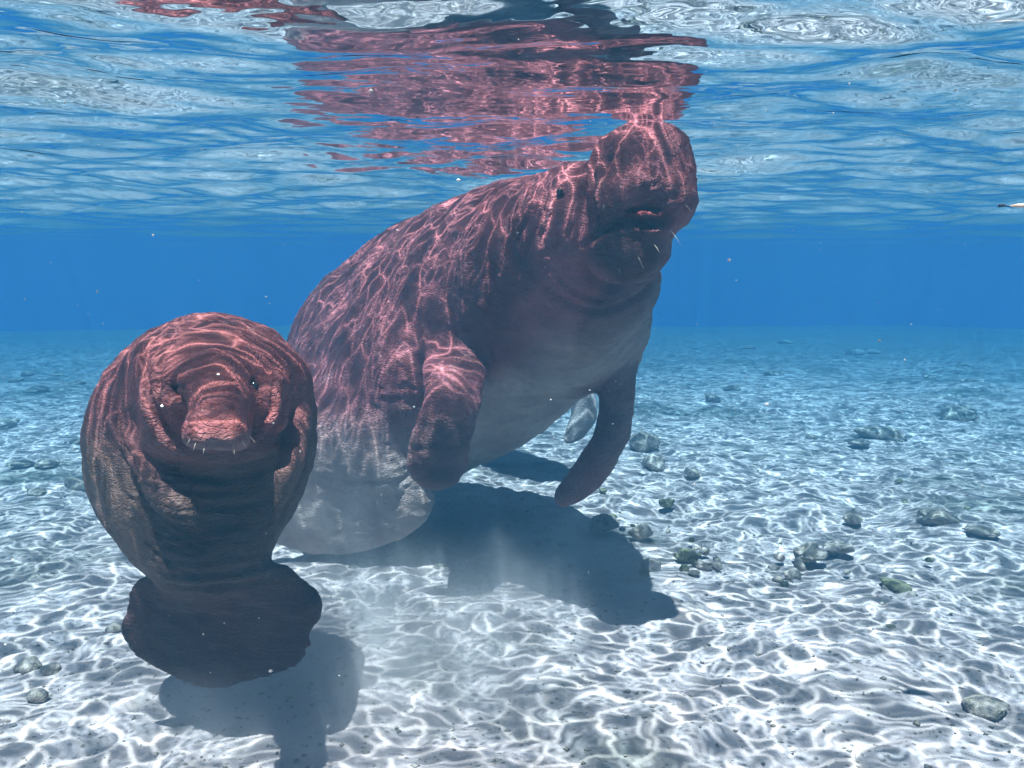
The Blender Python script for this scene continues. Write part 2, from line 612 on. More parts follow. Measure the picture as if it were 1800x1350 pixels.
def catmull(pts, sub=8):
    Q = np.array(pts, float)
    Q = np.vstack([2 * Q[0] - Q[1], Q, 2 * Q[-1] - Q[-2]])
    out = []
    for i in range(1, len(Q) - 2):
        for t in np.linspace(0, 1, sub, endpoint=False):
            a, b, c, d = Q[i - 1:i + 3]
            out.append(0.5 * (2 * b + (c - a) * t + (2 * a - 5 * b + 4 * c - d) * t ** 2 + (3 * b - a - 3 * c + d) * t ** 3))
    out.append(Q[-2])
    return np.array(out)


def make_bvh(V, F):
    return BVHTree.FromPolygons([Vector(v) for v in V.tolist()], F.tolist())


def hit(bvh, px, py):
    r = Vector(ray(px, py)).normalized()
    h = bvh.ray_cast(Vector(CAMV), r)
    return (np.array(h[0]), np.array(h[1])) if h[0] is not None else (None, None)


def poly_dist(V, pts):
    d2 = np.full(len(V), 9.0); tt = np.zeros(len(V))
    n = len(pts) - 1
    lo, hi = pts.min(0) - 0.08, pts.max(0) + 0.08
    sel = np.where(((V > lo) & (V < hi)).all(1))[0]
    W = V[sel]
    best = np.full(len(sel), 9.0); bt = np.zeros(len(sel))
    for i in range(n):
        a = pts[i]; ab = pts[i + 1] - a
        t = np.clip(((W - a) @ ab) / max(ab @ ab, 1e-12), 0, 1)
        q = W - a - t[:, None] * ab
        d = (q * q).sum(1)
        m = d < best
        best[m] = d[m]; bt[m] = (i + t[m]) / n
    d2[sel] = best; tt[sel] = bt
    return np.sqrt(d2), tt


def crease_line(bvh, pix, sub=8):
    """a crease laid on the skin through the given bearings"""
    out = []
    for x, y in catmull(pix, sub):
        p, n = hit(bvh, x, y)
        if p is None: continue
        if out and np.linalg.norm(p - out[-1]) > 0.09: continue
        out.append(p)
    return np.array(out)


def crease(V, N, disp, line, depth, width, ridge=0.5, taper=True):
    if len(line) < 2: return
    d, t = poly_dist(V, line)
    env = np.minimum(1, 4.0 * np.minimum(t, 1 - t) + 0.12) if taper else 1.0
    disp -= env * depth * np.exp(-(d / width) ** 2)
    if ridge: disp += env * depth * ridge * np.exp(-((d - 2.2 * width) / (1.3 * width)) ** 2)


def ball(c, r, n=12):
    V, F = [], []
    for i in range(n + 1):
        th = math.pi * i / n
        for j in range(2 * n):
            ph = math.pi * j / n
            V.append((c[0] + r * math.sin(th) * math.cos(ph), c[1] + r * math.sin(th) * math.sin(ph), c[2] + r * math.cos(th)))
    for i in range(n):
        for j in range(2 * n):
            j2 = (j + 1) % (2 * n)
            F.append((i * 2 * n + j, (i + 1) * 2 * n + j, (i + 1) * 2 * n + j2, i * 2 * n + j2))
    return np.array(V), np.array(F)


def hair(parent, p, d, L, r, bend):
    V, F = [], []
    d = d / np.linalg.norm(d)
    s = np.cross(d, (0.3, 0.5, 0.8)); s /= np.linalg.norm(s); u = np.cross(d, s)
    for i in range(5):
        t = i / 4
        c = p + d * L * t + bend * L * t * t
        rr = r * (1 - 0.8 * t)
        for k in range(4):
            a = math.pi / 2 * k
            V.append(c + rr * (math.cos(a) * s + math.sin(a) * u))
    for i in range(4):
        for k in range(4):
            k2 = (k + 1) % 4
            F.append((i * 4 + k, i * 4 + k2, i * 4 + 4 + k2, i * 4 + 4 + k))
    return mesh_obj('bristle', V, np.array(F), M_BRISTLE, parent)


def px(d, n): return n * d / F_PX     # photo pixels at distance d -> metres


AX = np.array([RGT, FWD, UPV])


# ------------------------------------------------------------------ the adult manatee
def flp_mask(V, c, r):
    return np.exp(-(((V - c) / r) ** 2).sum(1) ** 2)


def build_adult():
    f = Field((-1.18, 1.60, 0.0), (0.66, 4.10, 1.48), 0.0082)
    # trunk
    f.tube([(P(1075, 375, 2.15), px(2.15, 96), px(2.15, 88)),
            (P(1020, 412, 2.25), px(2.25, 124), px(2.25, 118)),
            (P(985, 463, 2.47), px(2.47, 166), px(2.47, 158)),
            (P(900, 532, 2.85), px(2.85, 208), px(2.85, 206)),
            (P(790, 602, 3.25), px(3.25, 222), px(3.25, 216)),
            (P(700, 660, 3.45), px(3.45, 202), px(3.45, 190)),
            (P(655, 735, 3.36), px(3.36, 156), px(3.36, 132)),
            (P(625, 812, 3.02), px(3.02, 122), px(3.02, 62))], RGT, k=0.05, sub=4)
    # belly fullness
    f.ellipsoid(P(780, 650, 3.05), (px(3.05, 190), 0.40, px(3.05, 146)), AX, k=0.10)
    f.ellipsoid(P(1018, 580, 2.62), (px(2.62, 110), 0.24, px(2.62, 96)), AX, k=0.12)
    f.ellipsoid(P(650, 745, 3.06), (px(3.06, 158), 0.30, px(3.06, 96)), AX, k=0.10)
    f.ellipsoid(P(650, 800, 3.05), (px(3.05, 128), 0.26, px(3.05, 56)), AX, k=0.10)
    # tail paddle curled forward below the body
    ax = np.array([[0.97, -0.1, 0.2], [0.0, 0.98, 0.20], [-0.22, -0.2, 0.95]])
    ax[0] /= np.linalg.norm(ax[0]); ax[1] -= ax[0] * (ax[1] @ ax[0]); ax[1] /= np.linalg.norm(ax[1]); ax[2] = np.cross(ax[0], ax[1])
    f.ellipsoid(P(604, 894, 2.90), (px(2.90, 166), 0.038, px(2.90, 90)), ax, k=0.06)
    # throat and jaw
    f.ellipsoid(P(1035, 505, 2.34), (px(2.34, 112), 0.19, px(2.34, 104)), AX, k=0.09)
    f.ellipsoid(P(1103, 432, 2.06), (px(2.06, 76), 0.105, px(2.06, 70)), AX, k=0.035)
    f.ellipsoid(P(1135, 408, 2.00), (px(2.0, 46), 0.05, px(2.0, 26)), AX, k=0.03)
    # muzzle: broad upper lip with two pads
    f.ellipsoid(P(1130, 308, 2.04), (px(2.04, 92), 0.115, px(2.04, 76)), AX, k=0.03)
    f.ellipsoid(P(1088, 345, 2.00), (px(2.0, 50), 0.085, px(2.0, 56)), AX, k=0.035)
    f.ellipsoid(P(1180, 350, 2.00), (px(2.0, 42), 0.085, px(2.0, 54)), AX, k=0.035)
    f.ellipsoid(P(1136, 268, 2.02), (px(2.02, 74), 0.10, px(2.02, 50)), AX, k=0.035)
    f.ellipsoid(P(1132, 305, 1.96), (px(1.96, 46), 0.055, px(1.96, 48)), AX, k=0.04)
    # brow and cheek
    f.ellipsoid(P(1000, 360, 2.18), (px(2.18, 70), 0.12, px(2.18, 58)), AX, k=0.06)
    # flippers
    f.tube([(P(806, 590, 2.70), px(2.66, 64), 0.085),
            (P(802, 640, 2.50), px(2.47, 60), 0.052),
            (P(795, 690, 2.42), px(2.38, 52), 0.042),
            (P(784, 745, 2.42), px(2.38, 54), 0.036),
            (P(772, 795, 2.45), px(2.41, 60), 0.030),
            (P(771, 828, 2.49), px(2.44, 54), 0.029),
            (P(782, 848, 2.52), px(2.46, 34), 0.018)], RGT, k=0.03)
    f.tube([(P(1076, 585, 2.68), px(2.68, 50), 0.11),
            (P(1084, 650, 2.62), px(2.62, 34), 0.098),
            (P(1083, 715, 2.60), px(2.60, 30), 0.088),
            (P(1072, 772, 2.59), px(2.59, 31), 0.085),
            (P(1044, 820, 2.59), px(2.59, 29), 0.074),
            (P(1010, 858, 2.59), px(2.59, 24), 0.055),
            (P(991, 877, 2.59), px(2.59, 17), 0.033)], RGT, k=0.035)
    # mouth opening
    f.ellipsoid(P(1136, 366, 1.90), (px(1.95, 46), 0.085, px(1.95, 12)), AX, k=0.006, carve=True)
    f.ellipsoid(P(1131, 380, 1.957), (px(1.95, 44), 0.028, px(1.95, 6)), AX, k=0.010)
    V, F = f.mesh(3)
    N = vnormals(V, F)
    bvh = make_bvh(V, F)
    disp = np.zeros(len(V))
    # creases
    for pix, dp, w in (
        ([(1183, 370), (1165, 388), (1135, 391), (1098, 386), (1060, 405), (1022, 434)], 0.018, 0.008),      # mouth line
        ([(1058, 255), (1044, 300), (1042, 350), (1054, 398)], 0.024, 0.010),                   # fold behind the muzzle
        ([(1020, 455), (1040, 485), (1085, 503), (1130, 492), (1160, 455)], 0.016, 0.011),      # under the chin
        ([(940, 480), (985, 525), (1050, 545), (1120, 520), (1155, 490)], 0.012, 0.012),
        ([(960, 460), (1000, 505), (1060, 525), (1125, 505)], 0.006, 0.007),
        ([(855, 590), (862, 640), (850, 685)], 0.010, 0.008),                                   # flipper root
        ([(738, 700), (775, 694), (815, 690), (850, 692)], 0.006, 0.006),
        ([(742, 690), (780, 682), (848, 676)], 0.004, 0.005),
        ([(560, 836), (620, 846), (690, 844), (735, 838)], 0.005, 0.007),                       # above the tail
        ([(1050, 690), (1075, 665), (1105, 640)], 0.008, 0.008),
        ([(965, 352), (982, 346), (1000, 338)], 0.006, 0.005),
        ([(1136, 262), (1138, 300), (1136, 345)], 0.006, 0.010),
    ):
        crease(V, N, disp, crease_line(bvh, pix), dp, w, 0.35)
    # loose folds of the neck and shoulders
    rr = random.Random(4)
    for i in range(13):
        x0 = 905 + i * 9.0 + rr.uniform(-4, 4); y0 = 345 + rr.uniform(-6, 10)
        pix = [(x0 + 14, y0), (x0 - 2, y0 + 45), (x0 - 22, y0 + 95 + rr.uniform(-20, 20))]
        crease(V, N, disp, crease_line(bvh, pix), 0.0035 + 0.003 * rr.random(), 0.006, 0.6)
    # bristly relief of the muzzle
    mz = np.exp(-(((V - P(1135, 310, 1.95)) / 0.15) ** 2).sum(1) ** 1.5)
    disp += mz * (0.0032 * snoise(V, 71, f0=38) + 0.0045 * np.abs(snoise(V * (1, 1, 0.6), 72, f0=16)))
    disp += 0.004 * snoise(V, 73, f0=5.0) + 0.0022 * snoise(V, 74, f0=11.0)
    disp += 0.0012 * snoise(V * (1, 1, 2.2), 75, f0=20.0)
    pe, ne = hit(bvh, 983, 336)
    de = np.linalg.norm(V - pe, axis=1)
    disp += 0.0032 * np.cos(de * 2 * math.pi / 0.024) * np.exp(-(de / 0.045) ** 2) - 0.007 * np.exp(-(de / 0.013) ** 2)
    V2 = V + N * disp[:, None]
    root = empty('adult_manatee', tuple(P(800, 650, 2.7)))
    tag(root, 'large reddish adult manatee rising to put its snout at the water surface', 'manatee')
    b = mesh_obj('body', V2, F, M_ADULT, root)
    # belly below the flank line: countershading plus painted bounce light from the sand
    lipd = (((V - P(1133, 380, 1.94)) / np.array([0.052, 0.08, 0.014])) ** 4).sum(1)
    set_attr(b, 'lip', np.exp(-lipd) * 0.9)
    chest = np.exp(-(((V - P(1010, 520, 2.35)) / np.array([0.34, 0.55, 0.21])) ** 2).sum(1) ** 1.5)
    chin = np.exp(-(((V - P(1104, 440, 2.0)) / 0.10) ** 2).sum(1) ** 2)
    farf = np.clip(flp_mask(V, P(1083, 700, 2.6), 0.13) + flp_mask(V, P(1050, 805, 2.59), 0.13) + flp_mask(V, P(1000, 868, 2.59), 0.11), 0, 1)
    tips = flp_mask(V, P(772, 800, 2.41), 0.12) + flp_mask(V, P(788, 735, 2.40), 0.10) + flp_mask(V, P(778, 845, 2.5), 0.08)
    set_attr(b, 'dark', np.clip(0.65 * tips + 0.5 * farf + 0.75 * chin + 0.75 * chest * sstep(-0.3, 0.3, snoise(V, 77, f0=2.5) + 0.5) + 0.0, 0, 1))  # shade of chest, chin and flippers painted into the skin
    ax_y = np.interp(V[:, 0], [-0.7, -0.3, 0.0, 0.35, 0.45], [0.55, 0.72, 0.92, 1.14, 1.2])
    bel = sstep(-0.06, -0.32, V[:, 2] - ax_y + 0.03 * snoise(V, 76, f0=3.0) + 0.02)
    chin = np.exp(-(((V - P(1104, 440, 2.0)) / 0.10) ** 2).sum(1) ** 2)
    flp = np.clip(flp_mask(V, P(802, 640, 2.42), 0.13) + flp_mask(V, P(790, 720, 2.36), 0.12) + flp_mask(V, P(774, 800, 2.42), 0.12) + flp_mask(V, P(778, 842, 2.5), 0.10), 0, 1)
    bel = np.maximum(bel, 0.85 * sstep(0.66, 0.34, V[:, 2] + 0.03 * snoise(V, 78, f0=2.0)) * sstep(0.1, -0.1, V[:, 0]))  # rear and tail paled too, haze and bounce light painted in
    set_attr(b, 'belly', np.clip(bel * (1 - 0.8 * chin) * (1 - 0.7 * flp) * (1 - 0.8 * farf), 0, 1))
    pit = np.zeros(len(V))
    p, n = hit(bvh, 983, 336)
    pit += 0.9 * np.exp(-(np.linalg.norm(V - p, axis=1) / 0.009) ** 2)
    set_attr(b, 'pit', np.clip(pit, 0, 1))
    set_attr(b, 'muzzle', np.clip(mz * 1.5, 0, 1))
    ev, ef = ball(p + n * -0.0035, 0.0085)
    mesh_obj('eye', ev, ef, M_EYE, root)
    p, n = hit(bvh, 1179, 405)
    for x, y, L in ((1176, 402, 0.045), (1122, 452, 0.03), (1150, 430, 0.02), (1088, 470, 0.015), (1212, 330, 0.018), (1205, 360, 0.02), (1062, 360, 0.014)):
        p, n = hit(bvh, x, y)
        if p is not None:
            hair(root, p, n + np.array([0.25, -0.2, -0.5]), L, 0.0008, np.array([0.1, 0, -0.35]))
    return V


build_adult()


# ------------------------------------------------------------------ the calf
def build_calf():
    f = Field((-1.10, 1.15, 0.02), (-0.16, 2.30, 1.02), 0.0065)
    D = 1.72
    # trunk: back dome, belly, then down to the tail stock
    f.tube([(P(375, 700, 1.86), px(1.86, 150), px(1.86, 150)),
            (P(362, 745, 1.86), px(1.86, 190), px(1.86, 172)),
            (P(356, 810, 1.84), px(1.84, 193), px(1.84, 158)),
            (P(360, 885, 1.80), px(1.80, 155), px(1.80, 128)),
            (P(370, 950, 1.76), px(1.76, 116), px(1.76, 92)),
            (P(375, 1000, 1.74), px(1.74, 94), px(1.74, 58)),
            (P(380, 1040, 1.75), px(1.75, 108), px(1.75, 36))], RGT, k=0.04, sub=5)
    # shoulders and back of the head
    f.ellipsoid(P(385, 672, 1.74), (px(1.74, 152), 0.20, px(1.74, 112)), AX, k=0.06)
    f.ellipsoid(P(378, 690, 1.62), (px(1.62, 118), 0.15, px(1.62, 96)), AX, k=0.05)
    # jowls under the face
    f.ellipsoid(P(375, 765, 1.62), (px(1.62, 122), 0.11, px(1.62, 52)), AX, k=0.04)
    # muzzle
    f.ellipsoid(P(383, 690, 1.52), (px(1.52, 66), 0.12, px(1.52, 58)), AX, k=0.035)
    f.tube([(P(384, 672, 1.50), px(1.50, 44), 0.060), (P(386, 712, 1.43), px(1.43, 44), 0.058),
            (P(386, 750, 1.37), px(1.37, 58), 0.042)], RGT, k=0.02)
    f.ellipsoid(P(350, 762, 1.365), (px(1.37, 27), 0.032, px(1.37, 21)), AX, k=0.018)
    f.ellipsoid(P(421, 757, 1.365), (px(1.37, 26), 0.032, px(1.37, 21)), AX, k=0.018)
    f.ellipsoid(P(404, 724, 1.365), (px(1.37, 22), 0.018, px(1.37, 16)), AX, k=0.02)
    f.ellipsoid(P(384, 783, 1.395), (px(1.4, 32), 0.030, px(1.4, 9)), AX, k=0.006)
    # hollows beside the snout, eye hollows, and ridges of the cheeks
    f.ellipsoid(P(311, 738, 1.41), (px(1.4, 12), 0.085, px(1.4, 42)), AX, k=0.03, carve=True)
    f.ellipsoid(P(465, 732, 1.41), (px(1.4, 11), 0.085, px(1.4, 42)), AX, k=0.03, carve=True)
    f.ellipsoid(P(284, 715, 1.55), (px(1.55, 18), 0.05, px(1.55, 62)), AX, k=0.03)
    f.ellipsoid(P(487, 705, 1.55), (px(1.55, 16), 0.05, px(1.55, 58)), AX, k=0.03)
    f.ellipsoid(P(314, 684, 1.47), (px(1.5, 15), 0.03, px(1.5, 10)), AX, k=0.02, carve=True)
    f.ellipsoid(P(450, 675, 1.47), (px(1.5, 14), 0.03, px(1.5, 10)), AX, k=0.02, carve=True)
    # tail paddle: fan with scalloped rim
    ax = np.array([[0.97, 0.02, 0.22], [0.0, 0.93, 0.36], [0, 0, 1]], float)
    ax[0] /= np.linalg.norm(ax[0]); ax[1] -= ax[0] * (ax[1] @ ax[0]); ax[1] /= np.linalg.norm(ax[1]); ax[2] = np.cross(ax[0], ax[1])
    fan = ((985, 377, 94, .058), (1005, 378, 96, .048), (1027, 388, 116, .036), (1052, 399, 148, .026), (1082, 391, 164, .021),
           (1120, 372, 156, .017), (1156, 358, 118, .014), (1184, 350, 76, .011), (1200, 344, 34, .007))
    f.tube([(P(x, y, 1.745 + max(0, y - 1005) * 0.0006), px(1.79, w), th) for y, x, w, th in fan], RGT, k=0.02, sub=10)
    f.ellipsoid(P(302, 1118, 1.815), (px(1.82, 74), 0.014, px(1.82, 66)), ax, k=0.03)
    f.ellipsoid(P(236, 1104, 1.80), (px(1.8, 24), 0.012, px(1.8, 20)), ax, k=0.02)
    f.ellipsoid(P(512, 1072, 1.78), (px(1.8, 46), 0.014, px(1.8, 34)), ax, k=0.04)
    # flippers folded on the chest
    f.tube([(P(222, 745, 1.74), px(1.74, 26), 0.05), (P(243, 780, 1.655), px(1.655, 27), 0.036),
            (P(268, 822, 1.595), px(1.595, 34), 0.026), (P(299, 866, 1.575), px(1.575, 35), 0.021),
            (P(327, 901, 1.575), px(1.575, 25), 0.014), (P(342, 918, 1.58), px(1.58, 10), 0.008)],
           np.array([0.80, 0.1, 0.6]), k=0.012)
    f.tube([(P(524, 742, 1.74), px(1.74, 24), 0.05), (P(516, 778, 1.655), px(1.655, 20), 0.042),
            (P(508, 820, 1.60), px(1.60, 18), 0.042), (P(498, 862, 1.58), px(1.58, 16), 0.038),
            (P(488, 896, 1.58), px(1.58, 11), 0.024), (P(484, 912, 1.58), px(1.58, 6), 0.010)], RGT, k=0.012)
    V, F = f.mesh(3)
    N = vnormals(V, F)
    bvh = make_bvh(V, F)
    disp = np.zeros(len(V))
    for pix, dp, w in (
        ([(250, 615), (262, 690), (300, 765), (370, 806), (440, 795), (490, 745), (505, 690)], 0.014, 0.010),   # face fold
        ([(285, 640), (283, 700), (310, 755), (345, 790)], 0.009, 0.007),
        ([(470, 640), (478, 700), (455, 755)], 0.009, 0.007),
        ([(318, 720), (326, 760), (350, 784)], 0.010, 0.006),
        ([(448, 715), (450, 755), (425, 782)], 0.010, 0.006),
        ([(346, 784), (384, 778), (424, 781)], 0.006, 0.0035),                                                  # mouth
        ([(300, 832), (370, 842), (440, 836), (480, 815)], 0.007, 0.007),
        ([(325, 862), (380, 866), (450, 852)], 0.004, 0.006),
        ([(335, 880), (400, 893), (470, 878)], 0.005, 0.006),
        ([(350, 921), (395, 926), (440, 917)], 0.003, 0.006),
        ([(275, 1003), (330, 1010), (400, 1008), (475, 990)], 0.007, 0.007),
        ([(290, 1022), (350, 1032), (430, 1026), (490, 1005)], 0.006, 0.007),
        ([(205, 755), (222, 800), (248, 850)], 0.006, 0.007),
        ([(545, 755), (540, 800), (524, 850)], 0.005, 0.007),
        ([(303, 684), (314, 678), (326, 684)], 0.006, 0.004),
        ([(438, 674), (448, 668), (458, 674)], 0.006, 0.004),
    ):
        crease(V, N, disp, crease_line(bvh, pix), dp, w, 0.4)
    rr = random.Random(9)
    # bands of wrinkles over forehead and snout, and across the chest
    for i in range(7):
        y = 655 + i * 9
        crease(V, N, disp, crease_line(bvh, [(335 + rr.uniform(-6, 6), y + 10), (385, y - 4 + rr.uniform(-3, 3)), (432 + rr.uniform(-6, 6), y + 6)]), 0.0032, 0.004, 0.7)
    for i in range(22):
        y = 830 + i * 7.5; x = rr.uniform(300, 430); w = rr.uniform(40, 90)
        crease(V, N, disp, crease_line(bvh, [(x - w, y - rr.uniform(4, 14)), (x, y), (x + w, y - rr.uniform(0, 10))]), 0.0028, 0.0035, 0.6)
    for i in range(20):
        y = 800 + i * 9; x = 175 + i * 4 + rr.uniform(0, 50)
        crease(V, N, disp, crease_line(bvh, [(x, y), (x + 40, y + 32), (x + 90, y + 55)]), 0.0026, 0.0035, 0.6)
    # scalloped tail rim
    c = P(378, 1075, 1.79)
    rel = V - c
    u = rel @ ax[0]; w = rel @ ax[2]
    ang = np.arctan2(u, -w)
    rad = np.hypot(u, w)
    rim = sstep(0.085, 0.13, rad) * sstep(-0.035, -0.07, w) * (V[:, 2] < 0.5)
    V = V + rim[:, None] * (0.0013 * np.sin(ang * 46 + 2 * np.sin(ang * 9))[:, None]) * (np.outer(u, ax[0]) + np.outer(w, ax[2])) / np.maximum(rad, 1e-3)[:, None]
    disp += 0.0028 * snoise(V, 83, f0=7.0) + 0.0016 * snoise(V, 84, f0=15.0) + 0.0009 * snoise(V * (1, 1, 2.0), 85, f0=30.0)
    V2 = V + N * disp[:, None]
    root = empty('manatee_calf', tuple(P(370, 1000, 1.75)))
    tag(root, 'small brown manatee calf facing forward with its fan tail hanging down', 'manatee')
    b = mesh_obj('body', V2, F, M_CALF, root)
    set_attr(b, 'dark', sstep(0.42, 0.33, V[:, 2]) * 0.85 + 0.45 * sstep(0.72, 0.60, V[:, 2]) * sstep(0.40, 0.50, V[:, 2]) * sstep(0.19, 0.08, np.abs(V[:, 0] - P(380, 850, 1.6)[0])))  # tail darkened; shade under the head painted onto the chest
    set_attr(b, 'lip', 0.9 * np.exp(-(((V - P(385, 776, 1.37)) / np.array([0.06, 0.06, 0.014])) ** 2).sum(1)))
    bel = sstep(0.78, 0.60, V[:, 2] + 0.02 * snoise(V, 86, f0=4.0))
    set_attr(b, 'belly', bel * (0.55 + 0.45 * sstep(0.35, 0.42, V[:, 2])))
    pit = np.zeros(len(V))
    eyes = []
    for x, y in ((314, 687), (449, 677)):
        p, n = hit(bvh, x, y)
        pit += np.exp(-(np.linalg.norm(V - p, axis=1) / 0.010) ** 2)
        eyes.append((p, n))
    for x, y in ((372, 716), (408, 714)):
        p, n = hit(bvh, x, y)
        pit += 0.8 * np.exp(-(np.linalg.norm(V - p, axis=1) / 0.0055) ** 2)
    set_attr(b, 'pit', np.clip(pit, 0, 1))
    set_attr(b, 'muzzle', 0.35 * np.exp(-(((V - P(385, 745, 1.38)) / 0.075) ** 2).sum(1) ** 2))
    for p, n in eyes:
        ev, ef = ball(p - n * 0.004, 0.0085)
        mesh_obj('eye', ev, ef, M_EYE, root)
    for x, y in ((335, 770), (345, 776), (425, 772), (437, 765), (360, 782), (410, 780)):
        p, n = hit(bvh, x, y)
        if p is not None:
            hair(root, p, n + np.array([0, -0.2, -0.5]), 0.014, 0.0007, np.array([0, 0, -0.3]))


build_calf()


# ------------------------------------------------------------------ another young manatee behind the adult
def build_hidden():
    f = Field((-0.55, 3.7, 0.1), (0.75, 5.3, 1.15), 0.012)
    f.tube([(P(960, 590, 4.05), 0.11, 0.11), (P(930, 600, 4.2), 0.18, 0.17), (P(890, 615, 4.4), 0.21, 0.20),
            (P(850, 630, 4.65), 0.18, 0.16), (P(820, 640, 4.85), 0.12, 0.08), (P(800, 645, 5.0), 0.17, 0.03)], RGT, k=0.04)
    f.tube([(P(980, 640, 4.06), 0.08, 0.07), (P(1022, 690, 4.0), 0.060, 0.05), (P(1026, 725, 3.98), 0.064, 0.035),
            (P(1012, 758, 3.97), 0.052, 0.025), (P(995, 776, 3.96), 0.024, 0.013)], np.array([0.9, 0.2, 0.35]), k=0.04)
    V, F = f.mesh(3)
    N = vnormals(V, F)
    V = V + N * (0.003 * snoise(V, 93, f0=8.0))[:, None]
    root = empty('young_manatee', tuple(P(890, 640, 4.4)))
    tag(root, 'pale young manatee hidden behind the large one, one whitish flipper hanging into view', 'manatee')
    b = mesh_obj('body', V, F, M_PALE, root)
    for a in ('lip', 'pit', 'muzzle', 'dark'): set_attr(b, a, np.zeros(len(V)))
    set_attr(b, 'belly', sstep(0.8, 0.6, V[:, 2]))


build_hidden()


# ------------------------------------------------------------------ rocks on the sand
def rock(c, sx, sy, sz, seed, mat, label, group=None):
    import bmesh
    bm = bmesh.new()
    bmesh.ops.create_icosphere(bm, subdivisions=4 if sx > 0.03 else 2, radius=1.0)
    V = np.array([v.co[:] for v in bm.verts])
    F = [tuple(v.index for v in fc.verts) for fc in bm.faces]
    bm.free()
    r = 1 + 0.20 * snoise(V, seed, f0=0.5) + 0.13 * snoise(V, seed + 1, f0=1.1) + 0.07 * np.abs(snoise(V, seed + 2, f0=2.4)) + 0.035 * snoise(V, seed + 3, f0=5.0)
    # a few chipped planes
    q = np.random.default_rng(seed)
    for _ in range(9):
        n = q.normal(size=3); n /= np.linalg.norm(n)
        s = V @ n
        lim = 0.66
        r = np.where(s * r > lim, r * (0.35 + 0.65 * lim / np.maximum(s * r, 1e-3)), r)
    V = V * r[:, None] * np.array([sx, sy, sz])
    a = q.uniform(0, 6.28)
    V[:, :2] = V[:, :2] @ np.array([[math.cos(a), -math.sin(a)], [math.sin(a), math.cos(a)]])
    o = mesh_obj('rock', V, np.array(F), mat)
    o.location = c
    tag(o, label, 'rock', group)


ROCKS = [  # bearing of the base, width in photo px, height ratio, material, label
    (1138, 790, 62, 0.78, M_ROCK, 'tall dark blocky rock standing behind the big manatee right flipper'),
    (1152, 822, 52, 0.75, M_ROCKP, 'pale knobbly rock leaning before the tall dark blocky one'),
    (1128, 945, 44, 0.75, M_ROCK, 'rounded grey rock beside the end of the manatee shadow'),
    (1062, 930, 64, 0.55, M_ROCKP, 'broad speckled grey rock at the tip of the manatee shadow'),
    (1146, 1004, 46, 0.72, M_ROCKP, 'white topped pointed rock in bright sand'),
    (1207, 985, 42, 0.6, M_ROCKG, 'olive rock next to the white topped pointed rock'),
    (1425, 984, 66, 0.55, M_ROCK, 'wide dark grey rock lying with a flatter twin'),
    (1478, 972, 60, 0.45, M_ROCKP, 'flat grey rock, twin of the wide dark one'),
    (1398, 1020, 36, 0.7, M_ROCKP, 'little pale rock in front of the wide dark grey rock'),
    (1588, 1045, 58, 0.55, M_ROCKG, 'mossy green and dark rock alone on the sand'),
    (1662, 920, 82, 0.42, M_ROCK, 'long low dark rock among far sand ripples'),
    (1742, 942, 58, 0.35, M_ROCK, 'low dark rock next to the long low one'),
    (777, 1000, 30, 0.6, M_ROCKG, 'small yellowish stone at the edge of the manatee shadow'),
    (128, 858, 66, 0.42, M_ROCK, 'low dark rock behind the calf flank'),
    (45, 1180, 46, 0.5, M_ROCK, 'brownish stone paired with a white stone near the calf tail'),
    (82, 1185, 42, 0.55, M_ROCKP, 'whitish rounded stone touching the brownish one'),
    (58, 1232, 42, 0.6, M_ROCK, 'dark grey stone in front of the stone pair'),
    (195, 1112, 36, 0.5, M_ROCKP, 'cream stone beside the edge of the calf tail'),
    (1748, 1258, 92, 0.30, M_ROCK, 'long dark half buried rock in the near sand'),
    (1222, 838, 34, 0.6, M_ROCKP, 'small light rock beyond the white topped rock'),
    (1172, 890, 34, 0.55, M_ROCKG, 'small moss grey rock behind the rounded grey rock'),
    (1505, 920, 40, 0.6, M_ROCKP, 'small pale hump behind the flat twin rocks'),
    (1236, 1000, 36, 0.5, M_ROCKP, 'small stone right beside the olive rock'),
    (1700, 735, 60, 0.5, M_ROCK, 'dark rock far out on the blue sand'),
    (1565, 770, 92, 0.32, M_ROCK, 'broad dark rock mound far out on the sand'),
    (1255, 705, 34, 0.6, M_ROCKP, 'pale far stone beyond the tall dark blocky rock'),
]
for i, (x, y, w, hr, m, lb) in enumerate(ROCKS):
    c = on_bed(x, y)
    d = (c - CAMV) @ FWD
    s = px(d, w) * 0.5
    rock((c[0], c[1] + s * 0.7, s * hr * 0.25), s, s * 0.85, s * hr, 300 + 10 * i, m, lb)
rr = random.Random(31)
for i in range(26):
    y = rr.choice([rr.uniform(600, 680), rr.uniform(620, 780), rr.uniform(700, 1000)])
    x = rr.choice([rr.uniform(1130, 1790), rr.uniform(1130, 1790), rr.uniform(5, 150)])
    c = on_bed(x, y)
    d = (c - CAMV) @ FWD
    s = rr.uniform(0.025, 0.06) * (1 + 0.12 * d)
    rock((c[0], c[1], s * 0.1), s, s, s * rr.uniform(0.25, 0.45), 900 + 5 * i, rr.choice([M_ROCK, M_ROCK, M_ROCKP]),
         'small grey stone scattered on the far sand', 'small stones scattered on the far sand')


